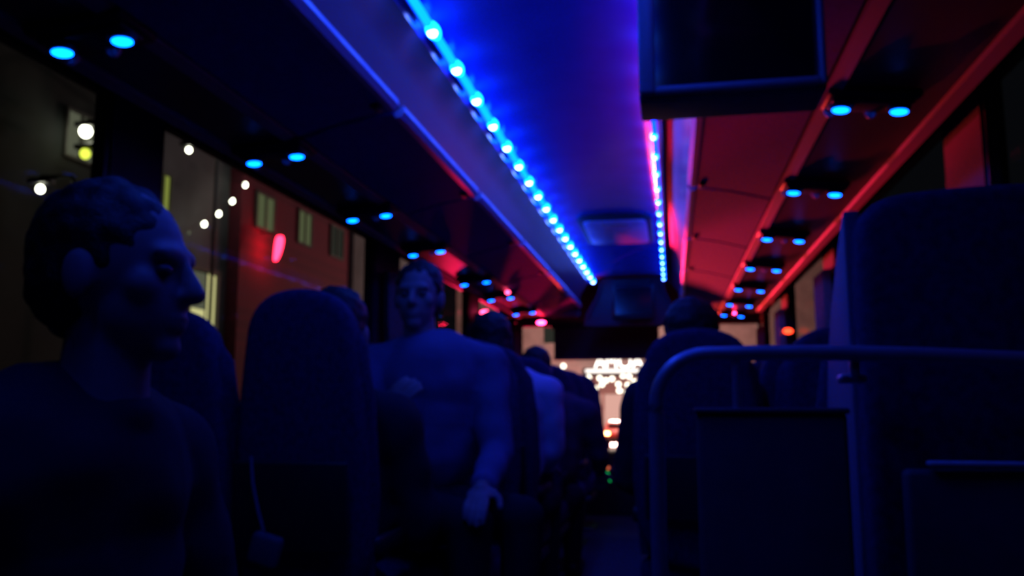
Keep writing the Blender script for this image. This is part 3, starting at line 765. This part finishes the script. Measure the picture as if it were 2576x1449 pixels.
# shopfront doorway
sh_ = empty('shop_doorway', (-14.17, 24.5, 3.4), 'brightly lit yellow shop window seen between the two nearest heads on the left', 'shop window')
b = bmesh.new(); bx(b, (-0.12, 0.42, 0.62), (0.2, 0.55, 2.2)); bx(b, (-0.12, -0.28, 0.05), (0.2, 0.95, 1.0)); obj('lit_pane', b, MT['winwarm'], sh_, smooth=False)
b = bmesh.new(); bx(b, (-0.12, -0.33, 1.13), (0.2, 0.9, 1.15)); obj('blind', b, MT['winsoft'], sh_, smooth=False)
b = bmesh.new()
for c, s_ in (((-0.1, 0.78, 0.5), (0.3, 0.12, 2.7)), ((-0.1, -0.86, 0.5), (0.3, 0.12, 2.7)), ((-0.1, 0, 1.82), (0.3, 1.8, 0.12)), ((-0.1, 0, -0.75), (0.3, 1.8, 0.14)), ((-0.05, 0.12, 0.5), (0.12, 0.05, 2.5))): bx(b, c, s_)
obj('shop_frame', b, MT['frame'], sh_, smooth=False)

# bulbs on a sloping cable
sl = empty('string_lights', (-13.6, 23.9, 6.0), 'row of bright bulbs climbing diagonally along a cable outside the left window', 'string lights')
P5 = [(-13.6, 23.0 - 1.2, 5.75), (-13.6, 22.55, 6.02), (-13.6, 23.35, 6.45), (-13.6, 24.15, 6.95), (-13.6, 24.95, 7.55), (-13.6, 25.75, 8.30)]
b = bmesh.new(); sweep(b, [(-0.75, P5[0][1] - 23.9 - 0.3, -0.3)] + [(0, p[1] - 23.9, p[2] - 6.0 + 0.10) for p in P5] + [(-0.75, P5[-1][1] - 23.9 + 0.3, 2.6)], 0.015, 6); obj('cable', b, MT['black'], sl)
for i, p in enumerate(P5):
    r = 0.075 if i > 1 else 0.05
    b = bmesh.new(); ell(b, (0, p[1] - 23.9, p[2] - 6.0), (r, r, r * 1.25), 12); obj('bulb', b, MT['bulb'] if i > 1 else MT['winsoft'], sl)
def lamp(loc, r, m, label):
    t = empty('street_lamp', (loc[0], loc[1], -1.3), label, 'street lamp')
    h = loc[2] + 1.3
    b = bmesh.new(); sweep(b, [(0.9, 0, 0), (0.9, 0, h * 0.5), (0.9, 0, h - 0.1), (0.7, 0, h + 0.22), (0, 0, h + 0.25)], 0.05, 8); obj('lamp_post', b, MT['black'], t)
    b = bmesh.new(); rbox(b, (0, 0, h + 0.17), (0.5, 0.25, 0.12), 0.04); obj('lamp_hood', b, MT['black'], t)
    b = bmesh.new(); ell(b, (0, 0, h), (r, r, r * 1.1), 14); obj('lamp_globe', b, m, t)
lamp((-12.3, 14.95, 5.35), 0.08, MT['bulb'], 'lone white lamp outside at the far left edge of the photo')
lamp((-13.0, 21.35, 8.15), 0.08, MT['bulb'], 'white lamp outside near the top corner of the second left window')
lamp((-13.3, 17.45, 7.45), 0.14, MT['bulb'], 'bright round lamp in front of the lit window at far left')
lamp((-13.35, 17.55, 6.93), 0.12, MT['ybulb'], 'yellow lamp just under the bright round lamp at far left')
# red neon
ng = empty('neon_sign', (-13.3, 27.75, 6.42), 'glowing red leaf-shaped neon sign hanging on the brick building', 'neon sign')
b = bmesh.new(); out = smooth_outline([(-0.28, -0.55), (0.12, -0.15), (0.36, 0.42), (0.22, 0.58), (-0.10, 0.50), (-0.22, 0.1)], 3); prism(b, out, 'X', -0.05, 0.05); obj('neon_face', b, MT['neon'], ng)
b = bmesh.new(); sweep(b, [(-0.1, 0.0, 0.62), (-0.4, 0, 0.66), (-0.70, 0, 0.66)], 0.03, 8); obj('bracket', b, MT['black'], ng)

# theatre with lit canopy ahead
th = empty('theatre', (-3.5, 58, -1.3), 'plastered theatre front with a brilliantly lit canopy ahead of the windscreen', 'building')
b = bmesh.new(); bx(b, (2, 3, 6), (26, 6, 12)); obj('wall', b, MT['plaster'], th, smooth=False)
b = bmesh.new(); rbox(b, (0.5, -1.6, 4.42), (4.6, 3.2, 0.42), 0.05); obj('canopy', b, MT['roof'], th, smooth=False)
b = bmesh.new(); rbox(b, (0.45, -3.24, 4.44), (4.1, 0.10, 0.22), 0.04); obj('canopy_edge_light', b, MT['band'], th)
for i, (x, z) in enumerate(((-2.25, 3.95), (-1.95, 3.65), (-1.45, 4.05), (-1.0, 3.35), (-0.75, 4.0), (-0.35, 3.85), (0.05, 3.95), (0.45, 3.6), (0.75, 4.15), (1.05, 3.55), (1.15, 4.1), (1.45, 3.75), (1.75, 3.9), (2.15, 3.7), (2.5, 3.8), (-3.1, 4.8), (0.5, 3.2), (0.9, 3.1), (-0.6, 3.6))):
    b = bmesh.new(); ell(b, (x, -2.6, z), (0.16, 0.16, 0.16), 12); obj('canopy_bulb', b, MT['cbulb'], th)
for x0_, z0_, ww, hh in ((-7, 7.5, 1.5, 2), (-4, 7.5, 1.5, 2), (-1, 7.5, 1.5, 2), (2, 7.5, 1.5, 2), (5, 7.5, 1.5, 2)):
    b = bmesh.new(); bx(b, (x0_, -0.03, z0_), (ww, 0.06, hh)); obj('window', b, MT['windim'], th, smooth=False)
for i, (x, z, w2, h2) in enumerate(((-1.6, 1.5, 1.5, 3.0), (0.1, 1.5, 1.5, 3.0), (1.8, 1.5, 1.5, 3.0))):
    b = bmesh.new(); bx(b, (x, -0.05, z), (w2, 0.1, h2)); obj('entrance_door', b, MT['door_glow'], th, smooth=False)
sg = empty('sign_lettering', (-3.25, 55.2, 3.34), 'big white illuminated letters standing on the theatre canopy', 'sign')
for i, ch in enumerate('AMOA'):
    cu = bpy.data.curves.new('t', 'FONT'); cu.body = ch; cu.size = 1.12; cu.extrude = 0.05; cu.offset = -0.01; cu.align_x = 'CENTER'
    tmp = bpy.data.objects.new('t', cu); COL.objects.link(tmp)
    dg = bpy.context.evaluated_depsgraph_get(); me = bpy.data.meshes.new_from_object(tmp.evaluated_get(dg))
    bpy.data.objects.remove(tmp); me.materials.clear(); me.materials.append(MT['letters'])
    o = bpy.data.objects.new('letter', me); COL.objects.link(o); o.parent = sg; o.rotation_euler = (PI / 2, 0, 0)
    o.location = ((-0.95, -0.22, 0.66, 1.46)[i], 0, 0.0)

# cars
def car(loc, label, paint, tailm, rz=0):
    t = empty('car', loc, label, 'car', None, rz)
    b = bmesh.new()
    prof = [(-2.1, 0.35), (-2.15, 0.75), (-2.0, 0.98), (-1.6, 1.02), (-1.1, 1.42), (0.35, 1.45), (1.05, 1.02), (1.95, 0.88), (2.15, 0.65), (2.1, 0.32)]
    prism(b, prof, 'X', -0.86, 0.86)
    for v in b.verts:
        if v.co.z > 1.2: v.co.x *= 0.78
    bevel(b, 0.06, 3, 20); obj('car_body', b, paint, t)
    b = bmesh.new(); bx(b, (0, -1.42, 1.20), (1.28, 0.02, 0.32), M.Rotation(R(-51), 3, 'X')); obj('rear_window', b, MT['gblack'], t)
    for s in (-1, 1):
        b = bmesh.new(); rbox(b, (s * 0.66, -2.12, 0.83), (0.30, 0.08, 0.17), 0.03); obj('tail_light', b, tailm, t)
        for y in (-1.35, 1.35):
            b = bmesh.new(); cyl(b, (s * 0.74, y, 0.32), (s * 0.90, y, 0.32), 0.32, n=24); obj('wheel', b, MT['tyre'], t)
    b = bmesh.new(); rbox(b, (0, -2.16, 0.48), (1.7, 0.12, 0.22), 0.04); obj('bumper', b, MT['black'], t)
    return t
van = empty('van', (-2.5, 16.9, -1.3), 'dark unseen van added ahead of the coach to carry red lights', 'van')  # out of view, added as carrier of the red light
b = bmesh.new(); prism(b, [(-2.4, 0.35), (-2.42, 1.2), (-2.3, 2.15), (-2.1, 2.25), (1.2, 2.22), (1.9, 1.35), (2.5, 1.15), (2.6, 0.4)], 'X', -0.95, 0.95); bevel(b, 0.07, 3, 20); obj('van_body', b, MT['carp'], van)
for s in (-1, 1):
    b = bmesh.new(); rbox(b, (s * 0.78, -2.44, 1.60), (0.16, 0.06, 0.34), 0.02); obj('tail_light', b, MT['tail'], van)
    b = bmesh.new(); bx(b, (s * 0.40, -2.40, 1.75), (0.62, 0.03, 0.5)); obj('rear_window', b, MT['gblack'], van)
    for y in (-1.5, 1.6):
        b = bmesh.new(); cyl(b, (s * 0.8, y, 0.34), (s * 0.98, y, 0.34), 0.34, n=24); obj('wheel', b, MT['tyre'], van)
b = bmesh.new(); rbox(b, (0, -2.48, 0.42), (1.85, 0.12, 0.22), 0.04); obj('bumper', b, MT['black'], van)
car((-2.35, 46.5, -1.3), 'car with a bright brake light seen through the bottom of the windscreen gap', MT['car2'], MT['tailw'])
car((-4.9, 56.0 - 5.5, -1.3), 'farther car with one small red tail light at the left of the windscreen gap', MT['carp'], MT['tail'])
lt = empty('street_bollard_light', (-2.35, 50.0, -1.3), 'white post light standing in the street above the brake light', 'light')
b = bmesh.new(); cyl(b, (0, 0, 0), (0, 0, 1.2), 0.06); obj('post', b, MT['black'], lt)
b = bmesh.new(); cyl(b, (0, 0, 1.2), (0, 0, 2.1), 0.13); obj('light_column', b, MT['letters'], lt)
